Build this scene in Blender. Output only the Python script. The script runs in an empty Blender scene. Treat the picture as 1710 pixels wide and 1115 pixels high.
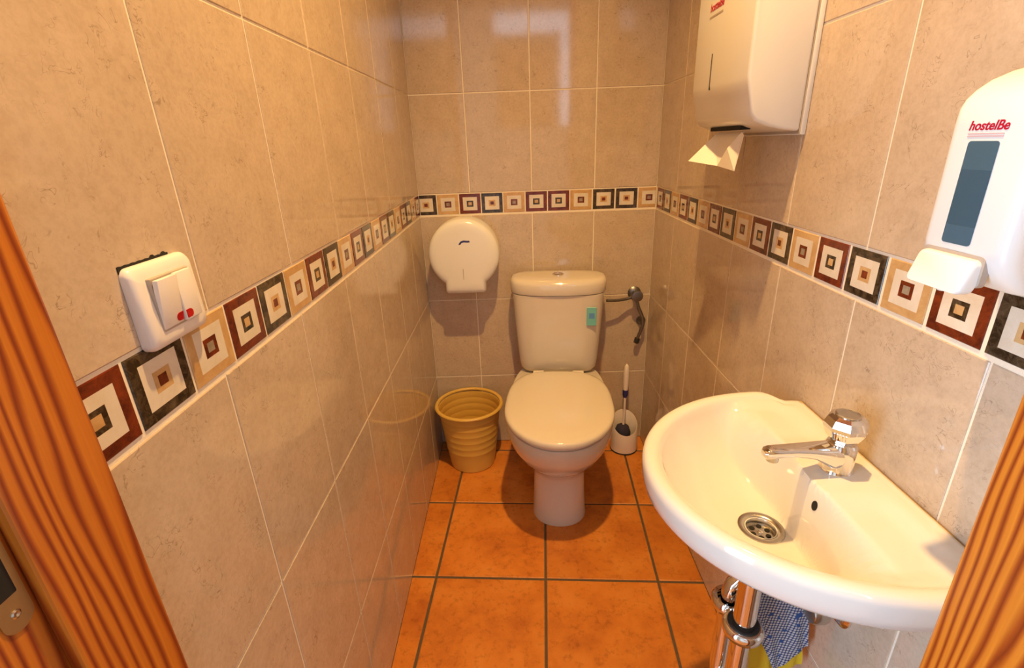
import bpy, bmesh, math, random
from mathutils import Vector, Matrix
random.seed(7)
PI = math.pi
scene = bpy.context.scene
COL = scene.collection

# ------------------------------------------------------------------ camera
W = 0.887                     # room width (x), back wall at y=0, floor z=0
CAM = Vector((0.35471, -1.9, 1.24823))
PITCH, YAW, ROLL, FPX = 0.369365, -0.013319, -0.037648, 821.94
fwd = Vector((math.sin(YAW)*math.cos(PITCH), math.cos(YAW)*math.cos(PITCH), -math.sin(PITCH)))
rt0 = Vector((math.cos(YAW), -math.sin(YAW), 0)); up0 = rt0.cross(fwd)
rt = rt0*math.cos(ROLL) + up0*math.sin(ROLL)
up = -rt0*math.sin(ROLL) + up0*math.cos(ROLL)
cam_data = bpy.data.cameras.new('camera'); cam = bpy.data.objects.new('camera', cam_data); COL.objects.link(cam)
cam_data.sensor_width = 36; cam_data.lens = 36*FPX/1710; cam_data.clip_start = 0.01
M = Matrix((rt, up, -fwd)).transposed().to_4x4(); M.translation = CAM
cam.matrix_world = M
scene.camera = cam

# ------------------------------------------------------------------ light
LAMP_POWER = 165.0             # ceiling downlight
BULB_COLOR = (1.0, 0.60, 0.21)
DAY_SIDE = 58.0               # daylight through the glazed corridor door
DAY_BACK = 4.5               # daylight round the shutter of the corridor window
world = bpy.data.worlds.new('world'); scene.world = world; world.use_nodes = True
world.node_tree.nodes['Background'].inputs['Color'].default_value = (0.75, 0.85, 1.0, 1)
world.node_tree.nodes['Background'].inputs['Strength'].default_value = 0.6
def area(name, loc, rot, sx, sy, power, col):
    l = bpy.data.lights.new(name, 'AREA'); l.shape = 'RECTANGLE'; l.size = sx; l.size_y = sy
    l.energy = power; l.color = col
    o = bpy.data.objects.new(name, l); COL.objects.link(o); o.location = loc; o.rotation_euler = rot
    return o
DAYC = (0.60, 0.79, 1.0)
area('daylight_glazed_door', (-0.99, -2.39, 1.15), (0, -PI/2, 0), 2.1, 0.9, DAY_SIDE, DAYC)
area('daylight_transom', (0.66, -3.595, 2.32), (PI/2, 0, 0), 0.88, 0.17, DAY_BACK*0.5, DAYC)
area('daylight_window_strip', (0.94, -3.595, 1.82), (PI/2, 0, 0), 0.17, 0.82, DAY_BACK*0.5, DAYC)
vs = scene.view_settings
vs.view_transform = 'Standard'; vs.look = 'None'; vs.exposure = 0.1; vs.gamma = 1.0; vs.use_curve_mapping = False

# ------------------------------------------------------------------ materials
MATS = {}
def new_mat(name):
    m = bpy.data.materials.new(name); m.use_nodes = True
    nt = m.node_tree; b = nt.nodes['Principled BSDF']
    MATS[name] = m
    return m, nt, b
def plain(name, col, rough=0.5, metal=0.0, coat=0.0, bump=0.0, bscale=60, var=0.05, spec=0.5, sss=0.0):
    """plain colour with a faint procedural variation"""
    m, nt, b = new_mat(name)
    tc = nt.nodes.new('ShaderNodeTexCoord'); n = nt.nodes.new('ShaderNodeTexNoise')
    n.inputs['Scale'].default_value = bscale; n.inputs['Detail'].default_value = 4
    nt.links.new(tc.outputs['Object'], n.inputs['Vector'])
    mx = nt.nodes.new('ShaderNodeMix'); mx.data_type = 'RGBA'
    mx.inputs['A'].default_value = tuple(c*(1-var) for c in col)+(1,)
    mx.inputs['B'].default_value = tuple(min(1, c*(1+var)) for c in col)+(1,)
    nt.links.new(n.outputs['Fac'], mx.inputs['Factor']); nt.links.new(mx.outputs['Result'], b.inputs['Base Color'])
    b.inputs['Roughness'].default_value = rough; b.inputs['Metallic'].default_value = metal
    b.inputs['Coat Weight'].default_value = coat; b.inputs['Coat Roughness'].default_value = 0.05
    b.inputs['Specular IOR Level'].default_value = spec
    if bump:
        bp = nt.nodes.new('ShaderNodeBump'); bp.inputs['Strength'].default_value = bump; bp.inputs['Distance'].default_value = 0.002
        nt.links.new(n.outputs['Fac'], bp.inputs['Height']); nt.links.new(bp.outputs['Normal'], b.inputs['Normal'])
    return m
def ramp(nt, stops, interp='LINEAR'):
    r = nt.nodes.new('ShaderNodeValToRGB'); r.color_ramp.interpolation = interp
    e = r.color_ramp.elements
    while len(e) < len(stops): e.new(0.5)
    for k, (p, c) in enumerate(stops):
        e[k].position = p; e[k].color = c if len(c) == 4 else tuple(c)+(1,)
    return r
def offset_coords(nt, scale=(1, 1, 1)):
    tc = nt.nodes.new('ShaderNodeTexCoord'); oi = nt.nodes.new('ShaderNodeObjectInfo')
    mul = nt.nodes.new('ShaderNodeMath'); mul.operation = 'MULTIPLY'; mul.inputs[1].default_value = 37.0
    nt.links.new(oi.outputs['Random'], mul.inputs[0])
    mp = nt.nodes.new('ShaderNodeMapping'); mp.inputs['Scale'].default_value = scale
    nt.links.new(tc.outputs['Object'], mp.inputs['Vector'])
    cb = nt.nodes.new('ShaderNodeCombineXYZ')
    for k in range(3): nt.links.new(mul.outputs[0], cb.inputs[k])
    ad = nt.nodes.new('ShaderNodeVectorMath'); ad.operation = 'ADD'
    nt.links.new(mp.outputs['Vector'], ad.inputs[0]); nt.links.new(cb.outputs[0], ad.inputs[1])
    return ad.outputs[0], oi.outputs['Random']
def noise(nt, vec, scale, detail=4, rough=0.55, dist=0.0):
    n = nt.nodes.new('ShaderNodeTexNoise'); n.inputs['Scale'].default_value = scale
    n.inputs['Detail'].default_value = detail; n.inputs['Roughness'].default_value = rough; n.inputs['Distortion'].default_value = dist
    nt.links.new(vec, n.inputs['Vector']); return n.outputs['Fac']
def mixrgb(nt, fac, a, b, mode='MIX'):
    x = nt.nodes.new('ShaderNodeMix'); x.data_type = 'RGBA'; x.blend_type = mode
    if isinstance(fac, float): x.inputs['Factor'].default_value = fac
    else: nt.links.new(fac, x.inputs['Factor'])
    for k, v in (('A', a), ('B', b)):
        if isinstance(v, (tuple, list)): x.inputs[k].default_value = tuple(v)+((1,) if len(v) == 3 else ())
        else: nt.links.new(v, x.inputs[k])
    return x.outputs['Result']

def make_wall_tile():
    m, nt, b = new_mat('beige_marbled_tile')
    v, rnd = offset_coords(nt)
    cloud = ramp(nt, [(0.3, (0.53, 0.42, 0.31)), (0.7, (0.615, 0.495, 0.375))])
    nt.links.new(noise(nt, v, 20, 6, 0.65), cloud.inputs[0])
    fine = ramp(nt, [(0.36, (0.80, 0.76, 0.72)), (0.6, (1, 1, 1))])
    nt.links.new(noise(nt, v, 130, 3, 0.7), fine.inputs[0])
    c = mixrgb(nt, 0.45, cloud.outputs[0], fine.outputs[0], 'MULTIPLY')
    # short dark hairlike marks: ridge of a distorted noise, kept only in patches
    ridge = ramp(nt, [(0.484, (0, 0, 0)), (0.5, (1, 1, 1)), (0.516, (0, 0, 0))])
    nt.links.new(noise(nt, v, 42, 2, 0.6, 1.6), ridge.inputs[0])
    patch = ramp(nt, [(0.50, (0, 0, 0)), (0.62, (1, 1, 1))])
    nt.links.new(noise(nt, v, 33, 2, 0.5), patch.inputs[0])
    mm = mixrgb(nt, 1.0, ridge.outputs[0], patch.outputs[0], 'MULTIPLY')
    sc = mixrgb(nt, 1.0, mm, (0.55, 0.55, 0.55), 'MULTIPLY')
    c = mixrgb(nt, sc, c, (0.17, 0.115, 0.07))
    nt.links.new(c, b.inputs['Base Color'])
    b.inputs['Roughness'].default_value = 0.075; b.inputs['Specular IOR Level'].default_value = 0.5
    bp = nt.nodes.new('ShaderNodeBump'); bp.inputs['Strength'].default_value = 0.05; bp.inputs['Distance'].default_value = 0.004
    nt.links.new(noise(nt, v, 9, 2), bp.inputs['Height']); nt.links.new(bp.outputs['Normal'], b.inputs['Normal'])
make_wall_tile()
def stone(name, dark, light, scale=60, lo=0.35, hi=0.68):
    m, nt, b = new_mat(name)
    v, rnd = offset_coords(nt)
    r = ramp(nt, [(lo, dark), (hi, light)]); nt.links.new(noise(nt, v, scale, 6, 0.7, 0.6), r.inputs[0])
    nt.links.new(r.outputs[0], b.inputs['Base Color']); b.inputs['Roughness'].default_value = 0.12
stone('border_red_brown', (0.075, 0.012, 0.005), (0.23, 0.040, 0.010), 55)
stone('border_black', (0.026, 0.016, 0.008), (0.16, 0.11, 0.065), 75, 0.42, 0.8)
stone('border_tan', (0.50, 0.30, 0.12), (0.66, 0.44, 0.21), 30)
stone('border_cream', (0.66, 0.58, 0.46), (0.76, 0.70, 0.60), 20)
stone('border_grey', (0.22, 0.18, 0.13), (0.36, 0.30, 0.22), 60)
def make_terracotta():
    m, nt, b = new_mat('terracotta')
    v, rnd = offset_coords(nt)
    r = ramp(nt, [(0.25, (0.40, 0.105, 0.014)), (0.5, (0.60, 0.20, 0.026)), (0.78, (0.70, 0.28, 0.055))])
    nt.links.new(noise(nt, v, 7, 7, 0.62), r.inputs[0])
    sp = ramp(nt, [(0.33, (0.55, 0.5, 0.45)), (0.48, (1, 1, 1))]); nt.links.new(noise(nt, v, 48, 4, 0.7), sp.inputs[0])
    c = mixrgb(nt, 0.55, r.outputs[0], sp.outputs[0], 'MULTIPLY')
    hv = nt.nodes.new('ShaderNodeHueSaturation'); nt.links.new(c, hv.inputs['Color'])
    mr = nt.nodes.new('ShaderNodeMapRange'); mr.inputs['To Min'].default_value = 0.85; mr.inputs['To Max'].default_value = 1.12
    nt.links.new(rnd, mr.inputs['Value']); nt.links.new(mr.outputs[0], hv.inputs['Value'])
    nt.links.new(hv.outputs[0], b.inputs['Base Color'])
    b.inputs['Roughness'].default_value = 0.38
    bp = nt.nodes.new('ShaderNodeBump'); bp.inputs['Strength'].default_value = 0.25; bp.inputs['Distance'].default_value = 0.003
    nt.links.new(noise(nt, v, 18, 5), bp.inputs['Height']); nt.links.new(bp.outputs['Normal'], b.inputs['Normal'])
make_terracotta()
def make_pine():
    m, nt, b = new_mat('varnished_pine')
    v, rnd = offset_coords(nt, (1, 1, 0.13))
    big = noise(nt, v, 9, 3, 0.5)                # slow wander of the growth rings
    tc = nt.nodes.new('ShaderNodeTexCoord'); sep = nt.nodes.new('ShaderNodeSeparateXYZ')
    nt.links.new(tc.outputs['Object'], sep.inputs[0])
    def mth(op, a, bb):
        n = nt.nodes.new('ShaderNodeMath'); n.operation = op
        for k, q in enumerate((a, bb)):
            if q is None: continue
            if isinstance(q, (int, float)): n.inputs[k].default_value = q
            else: nt.links.new(q, n.inputs[k])
        return n.outputs[0]
    s = mth('ADD', mth('MULTIPLY', sep.outputs['Y'], 95.0), mth('MULTIPLY', sep.outputs['X'], 60.0))
    s = mth('ADD', s, mth('MULTIPLY', big, 8.0))
    f = mth('FRACT', s, None)
    r = ramp(nt, [(0.0, (0.20, 0.030, 0.003)), (0.14, (0.33, 0.068, 0.006)), (0.38, (0.60, 0.205, 0.018)), (0.72, (0.56, 0.175, 0.015)), (0.92, (0.30, 0.058, 0.005)), (1.0, (0.20, 0.030, 0.003))])
    nt.links.new(f, r.inputs[0])
    v2, _ = offset_coords(nt, (1, 1, 0.03))
    g = ramp(nt, [(0.3, (0.82, 0.78, 0.74)), (0.7, (1, 1, 1))]); nt.links.new(noise(nt, v2, 420, 3, 0.6), g.inputs[0])
    c = mixrgb(nt, 0.6, r.outputs[0], g.outputs[0], 'MULTIPLY')
    nt.links.new(c, b.inputs['Base Color']); b.inputs['Roughness'].default_value = 0.38
    b.inputs['Coat Weight'].default_value = 0.25; b.inputs['Coat Roughness'].default_value = 0.25
make_pine()
plain('wall_grout', (0.86, 0.78, 0.64), 0.7, bump=0.2, bscale=300)
plain('floor_grout', (0.10, 0.075, 0.045), 0.9, bump=0.5, bscale=200, var=0.3)
plain('plaster', (0.72, 0.68, 0.62), 0.9, bump=0.1, bscale=120)
plain('ceiling_paint', (0.55, 0.50, 0.44), 0.9)
plain('porcelain', (0.74, 0.71, 0.66), 0.07, coat=0.5, var=0.01, bscale=3)
plain('seat_plastic', (0.70, 0.63, 0.53), 0.11, coat=0.3, var=0.01, bscale=3)
plain('toilet_ceramic', (0.68, 0.62, 0.54), 0.07, coat=0.5, var=0.01, bscale=3)
plain('white_plastic', (0.80, 0.80, 0.78), 0.22, var=0.015, bscale=4)
plain('switch_plastic', (0.82, 0.78, 0.75), 0.25, var=0.01, bscale=4)
plain('chrome', (0.80, 0.78, 0.76), 0.07, metal=1.0, var=0.01)
plain('valve_metal', (0.25, 0.25, 0.26), 0.38, metal=1.0, var=0.1, bscale=40)
plain('dull_chrome', (0.56, 0.54, 0.50), 0.22, metal=1.0, var=0.10, bscale=40)
plain('brass', (0.55, 0.42, 0.20), 0.38, metal=1.0, var=0.15, bscale=40)
plain('dark_void', (0.012, 0.010, 0.008), 0.9)
plain('dark_rubber', (0.03, 0.028, 0.026), 0.6)
plain('yellow_plastic', (0.70, 0.44, 0.09), 0.36, var=0.05, bscale=20)
plain('yellow_cloth', (0.70, 0.50, 0.02), 0.8, bump=0.4, bscale=300)
plain('paper', (0.84, 0.80, 0.76), 0.9, bump=0.25, bscale=250)
plain('navy_print', (0.03, 0.035, 0.20), 0.4)
plain('red_print', (0.45, 0.004, 0.03), 0.4)
plain('pink_print', (0.62, 0.42, 0.44), 0.5)
plain('grey_print', (0.45, 0.38, 0.32), 0.5)
plain('red_lens', (0.42, 0.006, 0.008), 0.15)
plain('teal_print', (0.16, 0.50, 0.50), 0.35)
plain('blue_print', (0.10, 0.28, 0.62), 0.35)
plain('brush_white', (0.78, 0.68, 0.62), 0.3, var=0.02)
plain('brush_bristle', (0.03, 0.028, 0.06), 0.8, bump=1.0, bscale=500)
plain('silicone', (0.45, 0.30, 0.10), 0.5, var=0.3, bscale=60)
def make_glass():
    m, nt, b = new_mat('smoked_blue_window')
    v, _ = offset_coords(nt)
    tc = nt.nodes.new('ShaderNodeTexCoord'); sep = nt.nodes.new('ShaderNodeSeparateXYZ'); nt.links.new(tc.outputs['Object'], sep.inputs[0])
    b.inputs['Base Color'].default_value = (0.10, 0.20, 0.28, 1); b.inputs['Roughness'].default_value = 0.08
    b.inputs['Transmission Weight'].default_value = 0.55; b.inputs['IOR'].default_value = 1.35
make_glass()
plain('blue_soap', (0.10, 0.22, 0.34), 0.25)
plain('pale_soap_bag', (0.66, 0.72, 0.84), 0.3)
def make_rag():
    m, nt, b = new_mat('blue_checked_cloth')
    tc = nt.nodes.new('ShaderNodeTexCoord'); mp = nt.nodes.new('ShaderNodeMapping')
    mp.inputs['Rotation'].default_value = (0, 0, math.radians(10)); mp.inputs['Scale'].default_value = (1, 1, 1)
    nt.links.new(tc.outputs['UV'], mp.inputs['Vector'])
    vo = nt.nodes.new('ShaderNodeTexVoronoi'); vo.inputs['Scale'].default_value = 175; vo.inputs['Randomness'].default_value = 0.0
    nt.links.new(mp.outputs['Vector'], vo.inputs['Vector'])
    dots = ramp(nt, [(0.34, (0.52, 0.54, 0.56)), (0.44, (0.045, 0.065, 0.19))]); nt.links.new(vo.outputs['Distance'], dots.inputs[0])
    big = ramp(nt, [(0.66, (0, 0, 0)), (0.70, (1, 1, 1))]); nt.links.new(noise(nt, tc.outputs['UV'], 60, 1), big.inputs[0])
    c = mixrgb(nt, big.outputs[0], dots.outputs[0], (0.03, 0.09, 0.30))
    nt.links.new(c, b.inputs['Base Color']); b.inputs['Roughness'].default_value = 0.9
make_rag()
def make_bulb():
    m, nt, b = new_mat('lit_bulb')
    b.inputs['Base Color'].default_value = (1, 1, 1, 1)
    b.inputs['Emission Color'].default_value = BULB_COLOR+(1,); b.inputs['Emission Strength'].default_value = 60.0
make_bulb()

# ------------------------------------------------------------------ helpers
def link(name, me, parent=None, loc=(0, 0, 0), rot=(0, 0, 0)):
    o = bpy.data.objects.new(name, me); COL.objects.link(o)
    o.location = loc; o.rotation_euler = rot
    if parent: o.parent = parent
    return o
def finish(bm, mats, smooth=None):
    me = bpy.data.meshes.new('mesh'); bmesh.ops.recalc_face_normals(bm, faces=bm.faces[:])
    bm.to_mesh(me); bm.free()
    for mn in (mats if isinstance(mats, (list, tuple)) else [mats]): me.materials.append(MATS[mn])
    if smooth is not None:
        me.shade_smooth(); me.set_sharp_from_angle(angle=math.radians(smooth))
    return me
def obj(name, bm, mat, parent=None, smooth=None, loc=(0, 0, 0), rot=(0, 0, 0)):
    return link(name, finish(bm, mat, smooth), parent, loc, rot)
def thing(name, label, cat, loc=(0, 0, 0), rz=0.0):
    o = bpy.data.objects.new(name, None); COL.objects.link(o); o.empty_display_size = 0.05
    o.location = loc; o.rotation_euler = (0, 0, rz); o['label'] = label; o['category'] = cat
    return o
def tag(o, label, cat):
    o['label'] = label; o['category'] = cat; return o
def struct(o): o['kind'] = 'structure'; return o
def box(x0, x1, y0, y1, z0, z1, bev=0.0, seg=2, bm=None):
    own = bm is None
    bm = bm or bmesh.new()
    r = bmesh.ops.create_cube(bm, size=1.0)
    for v in r['verts']:
        v.co = Vector(((x0+x1)/2+v.co.x*(x1-x0), (y0+y1)/2+v.co.y*(y1-y0), (z0+z1)/2+v.co.z*(z1-z0)))
    if bev:
        es = set(e for v in r['verts'] for e in v.link_edges)
        bmesh.ops.bevel(bm, geom=list(es), offset=bev, segments=seg, profile=0.5, affect='EDGES')
    return bm
def bevel_sharp(bm, off, seg=3, ang=35):
    bm.normal_update(); bmesh.ops.recalc_face_normals(bm, faces=bm.faces[:])
    es = [e for e in bm.edges if len(e.link_faces) == 2 and e.calc_face_angle(0) > math.radians(ang)]
    bmesh.ops.bevel(bm, geom=es, offset=off, segments=seg, profile=0.5, affect='EDGES', clamp_overlap=True)
def loft(rings, cap0=True, cap1=True, bm=None, closed=True):
    bm = bm or bmesh.new()
    vr = [[bm.verts.new(p) for p in r] for r in rings]
    n = len(rings[0])
    for a, b in zip(vr[:-1], vr[1:]):
        for k in range(n if closed else n-1):
            bm.faces.new((a[k], a[(k+1) % n], b[(k+1) % n], b[k]))
    if cap0: bm.faces.new(list(reversed(vr[0])))
    if cap1: bm.faces.new(vr[-1])
    return bm
def lathe(prof, n=40, c=(0, 0, 0), cap0=True, cap1=True, bm=None):
    rings = [[(c[0]+r*math.cos(2*PI*k/n), c[1]+r*math.sin(2*PI*k/n), c[2]+z) for k in range(n)] for r, z in prof]
    return loft(rings, cap0, cap1, bm)
def tube(pts, r, n=16, bm=None, caps=True):
    pts = [Vector(p) for p in pts]; rings = []
    t0 = (pts[1]-pts[0]).normalized(); a = Vector((0, 0, 1)) if abs(t0.z) < 0.9 else Vector((1, 0, 0))
    nrm = t0.cross(a).normalized()
    for i, p in enumerate(pts):
        t = (pts[min(i+1, len(pts)-1)]-pts[max(i-1, 0)]).normalized()
        nrm = (nrm - t*nrm.dot(t)).normalized(); bi = t.cross(nrm)
        rr = r[i] if isinstance(r, (list, tuple)) else r
        rings.append([p+nrm*rr*math.cos(2*PI*k/n)+bi*rr*math.sin(2*PI*k/n) for k in range(n)])
    return loft(rings, caps, caps, bm)
def prism(poly, axis, a, b, bm=None):
    """poly of 2D points extruded along an axis ('x','y','z') from a to b"""
    def P(p, t):
        return {'x': (t, p[0], p[1]), 'y': (p[0], t, p[1]), 'z': (p[0], p[1], t)}[axis]
    return loft([[P(p, a) for p in poly], [P(p, b) for p in poly]], True, True, bm)
def sgnpow(c, e): return math.copysign(abs(c)**e, c)
def superring(cx, cy, hx, yf, yb, z, n=64, ef=2.0, eb=2.0):
    """egg ring: half width hx, reaching yf in front (negative y) and yb behind"""
    out = []
    for k in range(n):
        t = 2*PI*k/n; c, s = math.cos(t), math.sin(t)
        e = ef if s < 0 else eb
        x = hx*sgnpow(c, 2/e)
        y = cy + (sgnpow(s, 2/e)*(cy-yf) if s < 0 else sgnpow(s, 2/e)*(yb-cy))
        out.append((cx+x, y, z))
    return out
def smooth(a, b, x):
    t = max(0, min(1, (x-a)/(b-a))); return t*t*(3-2*t)

# ------------------------------------------------------------------ room shell
H = 2.65
YD = -1.565                       # inner face of the door wall
wall_left = struct(obj('wall_left', box(-0.12, -0.0015, -1.70, 0.0, 0, H), 'wall_grout'))
wall_right = struct(obj('wall_right', box(W+0.0015, W+0.12, -1.70, 0.0, 0, H), 'wall_grout'))
wall_back = struct(obj('wall_back', box(-0.12, W+0.12, 0.0015, 0.12, 0, H), 'wall_grout'))
fb = box(0.775, W, -1.70, YD, 0, H); box(0.0, 0.775, -1.70, YD, 2.09, H, bm=fb)
wall_front = struct(obj('wall_front', fb, 'plaster'))
floor = struct(obj('floor', box(-0.12, W+0.12, -1.70, 0.12, -0.10, -0.0025), 'floor_grout'))
ceiling = struct(obj('ceiling', box(-0.12, W+0.12, -1.70, 0.12, H, H+0.1), 'ceiling_paint'))
# corridor behind the camera, from which the daylight comes
CX0, CX1, CY0 = -1.0, 2.0, -3.6
struct(obj('floor_corridor', box(CX0-0.1, CX1+0.1, CY0-0.1, -1.70, -0.10, 0.0), 'terracotta'))
struct(obj('ceiling_corridor', box(CX0-0.1, CX1+0.1, CY0-0.1, -1.70, H, H+0.1), 'ceiling_paint'))
struct(obj('wall_corridor_right', box(CX1, CX1+0.1, CY0, -1.70, 0, H), 'plaster'))
cb = box(CX0-0.1, CX0, CY0, -2.86, 0, H); box(CX0-0.1, CX0, -1.92, -1.70, 0, H, bm=cb); box(CX0-0.1, CX0, -2.86, -1.92, 2.22, H, bm=cb)
struct(obj('wall_corridor_left', cb, 'plaster'))
cb = box(CX0, 0.22, CY0-0.1, CY0, 0, H); box(1.09, CX1, CY0-0.1, CY0, 0, H, bm=cb)
box(0.22, 1.09, CY0-0.1, CY0, 0, 1.39, bm=cb); box(0.22, 1.09, CY0-0.1, CY0, 2.42, H, bm=cb)
struct(obj('wall_corridor_back', cb, 'plaster'))
cb = box(CX0-0.1, -0.12, -1.70, -1.60, 0, H); box(W+0.12, CX1+0.1, -1.70, -1.60, 0, H, bm=cb)
struct(obj('wall_corridor_front', cb, 'plaster'))
struct(obj('window_1', box(0.22, 0.85, CY0-0.06, CY0-0.02, 1.39, 2.23, 0.004), 'varnished_pine'))

# ------------------------------------------------------------------ wall tiles
TILE_CACHE = {}
def tile_mesh(w, h, t=0.009, ch=0.0012, mat='beige_marbled_tile'):
    """ceramic tile in its own x(width) z(height) plane, face towards -y at y=0, chamfered arris"""
    key = (round(w, 4), round(h, 4), mat)
    if key in TILE_CACHE: return TILE_CACHE[key]
    def ring(i, y): return [(-w/2+i, y, -h/2+i), (w/2-i, y, -h/2+i), (w/2-i, y, h/2-i), (-w/2+i, y, h/2-i)]
    bm = loft([ring(0, t), ring(0, ch*0.7), ring(ch, 0)])
    TILE_CACHE[key] = finish(bm, mat); return TILE_CACHE[key]
BORDER = {'red': ['border_red_brown', 'border_cream', 'border_black', 'border_tan'],
          'black': ['border_black', 'border_cream', 'border_tan', 'border_red_brown'],
          'tan': ['border_tan', 'border_cream', 'border_red_brown', 'border_grey']}
BCACHE = {}
def border_mesh(kind, w, h, cut=None):
    """decor tile: printed nested squares; cut = 'l'/'r' trims it to width w from a full tile"""
    key = (kind, round(w, 4), cut)
    if key in BCACHE: return BCACHE[key]
    full = 0.0795
    xs0, xs1 = (-w/2, w/2)
    cx = 0.0 if cut is None else (w/2-full/2 if cut == 'l' else -w/2+full/2)
    def ring(f, y, i=0.0):
        x0 = max(xs0+i, cx-full/2+f*full); x1 = min(xs1-i, cx+full/2-f*full)
        z0 = -h/2+max(f*h, i); z1 = h/2-max(f*h, i)
        return [(x0, y, z0), (x1, y, z0), (x1, y, z1), (x0, y, z1)]
    bm = bmesh.new()
    rings = [ring(0, 0.009), ring(0, 0.0008), ring(0, 0, 0.001), ring(0.165, 0.0), ring(0.345, 0.0), ring(0.42, 0.0)]
    vr = [[bm.verts.new(p) for p in r] for r in rings]
    midx = [0, 0, 0, 1, 2]
    for a, b, mi in zip(vr[:-1], vr[1:], midx):
        for k in range(4):
            f = bm.faces.new((a[k], a[(k+1) % 4], b[(k+1) % 4], b[k])); f.material_index = mi
    f = bm.faces.new(vr[-1]); f.material_index = 3
    BCACHE[key] = finish(bm, BORDER[kind]); return BCACHE[key]
JT = 0.0036
ZB0, ZB1 = 1.006, 1.078           # decor border
rows = [(0.0, 0.3269), (0.3269, 0.6663), (0.6663, 0.9985), (1.0825, 1.417), (1.417, 1.756), (1.756, 2.0955), (2.0955, 2.435), (2.435, H)]
def place_tiles(wall, along, name='wall_tile'):
    """along: list of (u0,u1) column ranges; wall in left/right/back"""
    par = {'left': wall_left, 'right': wall_right, 'back': wall_back}[wall]
    for (z0, z1) in rows:
        g0 = 0.0 if z0 == 0 else (JT/2 if abs(z0-1.0825) > 1e-6 else 0); g1 = 0 if (z1 == H or abs(z1-0.9985) < 1e-6) else JT/2
        a, b = z0+g0, z1-g1
        for (u0, u1, cl, cr) in along:
            w0 = u0+(JT/2 if cl else 0); w1 = u1-(JT/2 if cr else 0)
            w = w1-w0; m = tile_mesh(w, b-a); uc = (w0+w1)/2; zc = (a+b)/2
            j = random.uniform(-0.0002, 0.0002)
            if wall == 'back': link(name, m, par, (uc, j, zc))
            elif wall == 'left': link(name, m, par, (-j, uc, zc), (0, 0, PI/2))
            else: link(name, m, par, (W+j, uc, zc), (0, 0, -PI/2))
def spans(joints, lo, hi):
    e = [lo]+sorted(joints)+[hi]
    return [(e[k], e[k+1], k > 0, k < len(e)-2) for k in range(len(e)-1)]
place_tiles('left', spans([-0.22, -0.4485, -0.677, -0.9045, -1.132, -1.362], YD, -0.001))
place_tiles('right', spans([-0.233, -0.464, -0.695, -0.926, -1.157, -1.394], YD, -0.001))
place_tiles('back', spans([0.192, 0.423, 0.656], 0.001, W-0.001))
def place_border(wall, items):
    par = {'left': wall_left, 'right': wall_right, 'back': wall_back}[wall]
    hh = ZB1-ZB0; zc = (ZB0+ZB1)/2
    for (u0, u1, kind, cut) in items:
        m = border_mesh(kind, u1-u0, hh, cut); uc = (u0+u1)/2
        if wall == 'back': link('border_tile', m, par, (uc, 0, zc))
        elif wall == 'left': link('border_tile', m, par, (0, uc, zc), (0, 0, PI/2))
        else: link('border_tile', m, par, (W, uc, zc), (0, 0, -PI/2))
seq = ['red', 'black', 'tan']
its = []; pit = 0.0836; g = 0.0041
for k in range(18):               # left wall, from the door inwards
    u0 = -1.582+k*pit; u1 = u0+pit-g
    if u1 > -0.002: continue
    its.append((u0, u1, seq[k % 3], None))
last = -1.582+18*pit
if -0.002-last > 0.02: its.append((last, -0.002, seq[18 % 3], 'l'))
place_border('left', its)
its = []; pit = 0.0855
for k in range(-2, 17):           # right wall
    u0 = -1.378+k*pit+g/2; u1 = u0+pit-g-0.0015
    kind = ['red', 'tan', 'black'][k % 3]
    if u1 > -0.002: continue
    if u0 < YD: continue
    its.append((u0, u1, kind, None))
place_border('right', its)
kinds = ['black', 'tan', 'red', 'black', 'tan', 'red', 'red', 'tan', 'black', 'black', 'tan']
edges = [0.001, 0.066, 0.149, 0.232, 0.3146, 0.3975, 0.481, 0.5645, 0.648, 0.734, 0.819, W-0.001]
place_border('back', [(edges[k]+(g/2 if k else 0), edges[k+1]-(g/2 if k < 10 else 0), kinds[k], 'l' if k == 0 else ('r' if k == 10 else None)) for k in range(11)])

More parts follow.
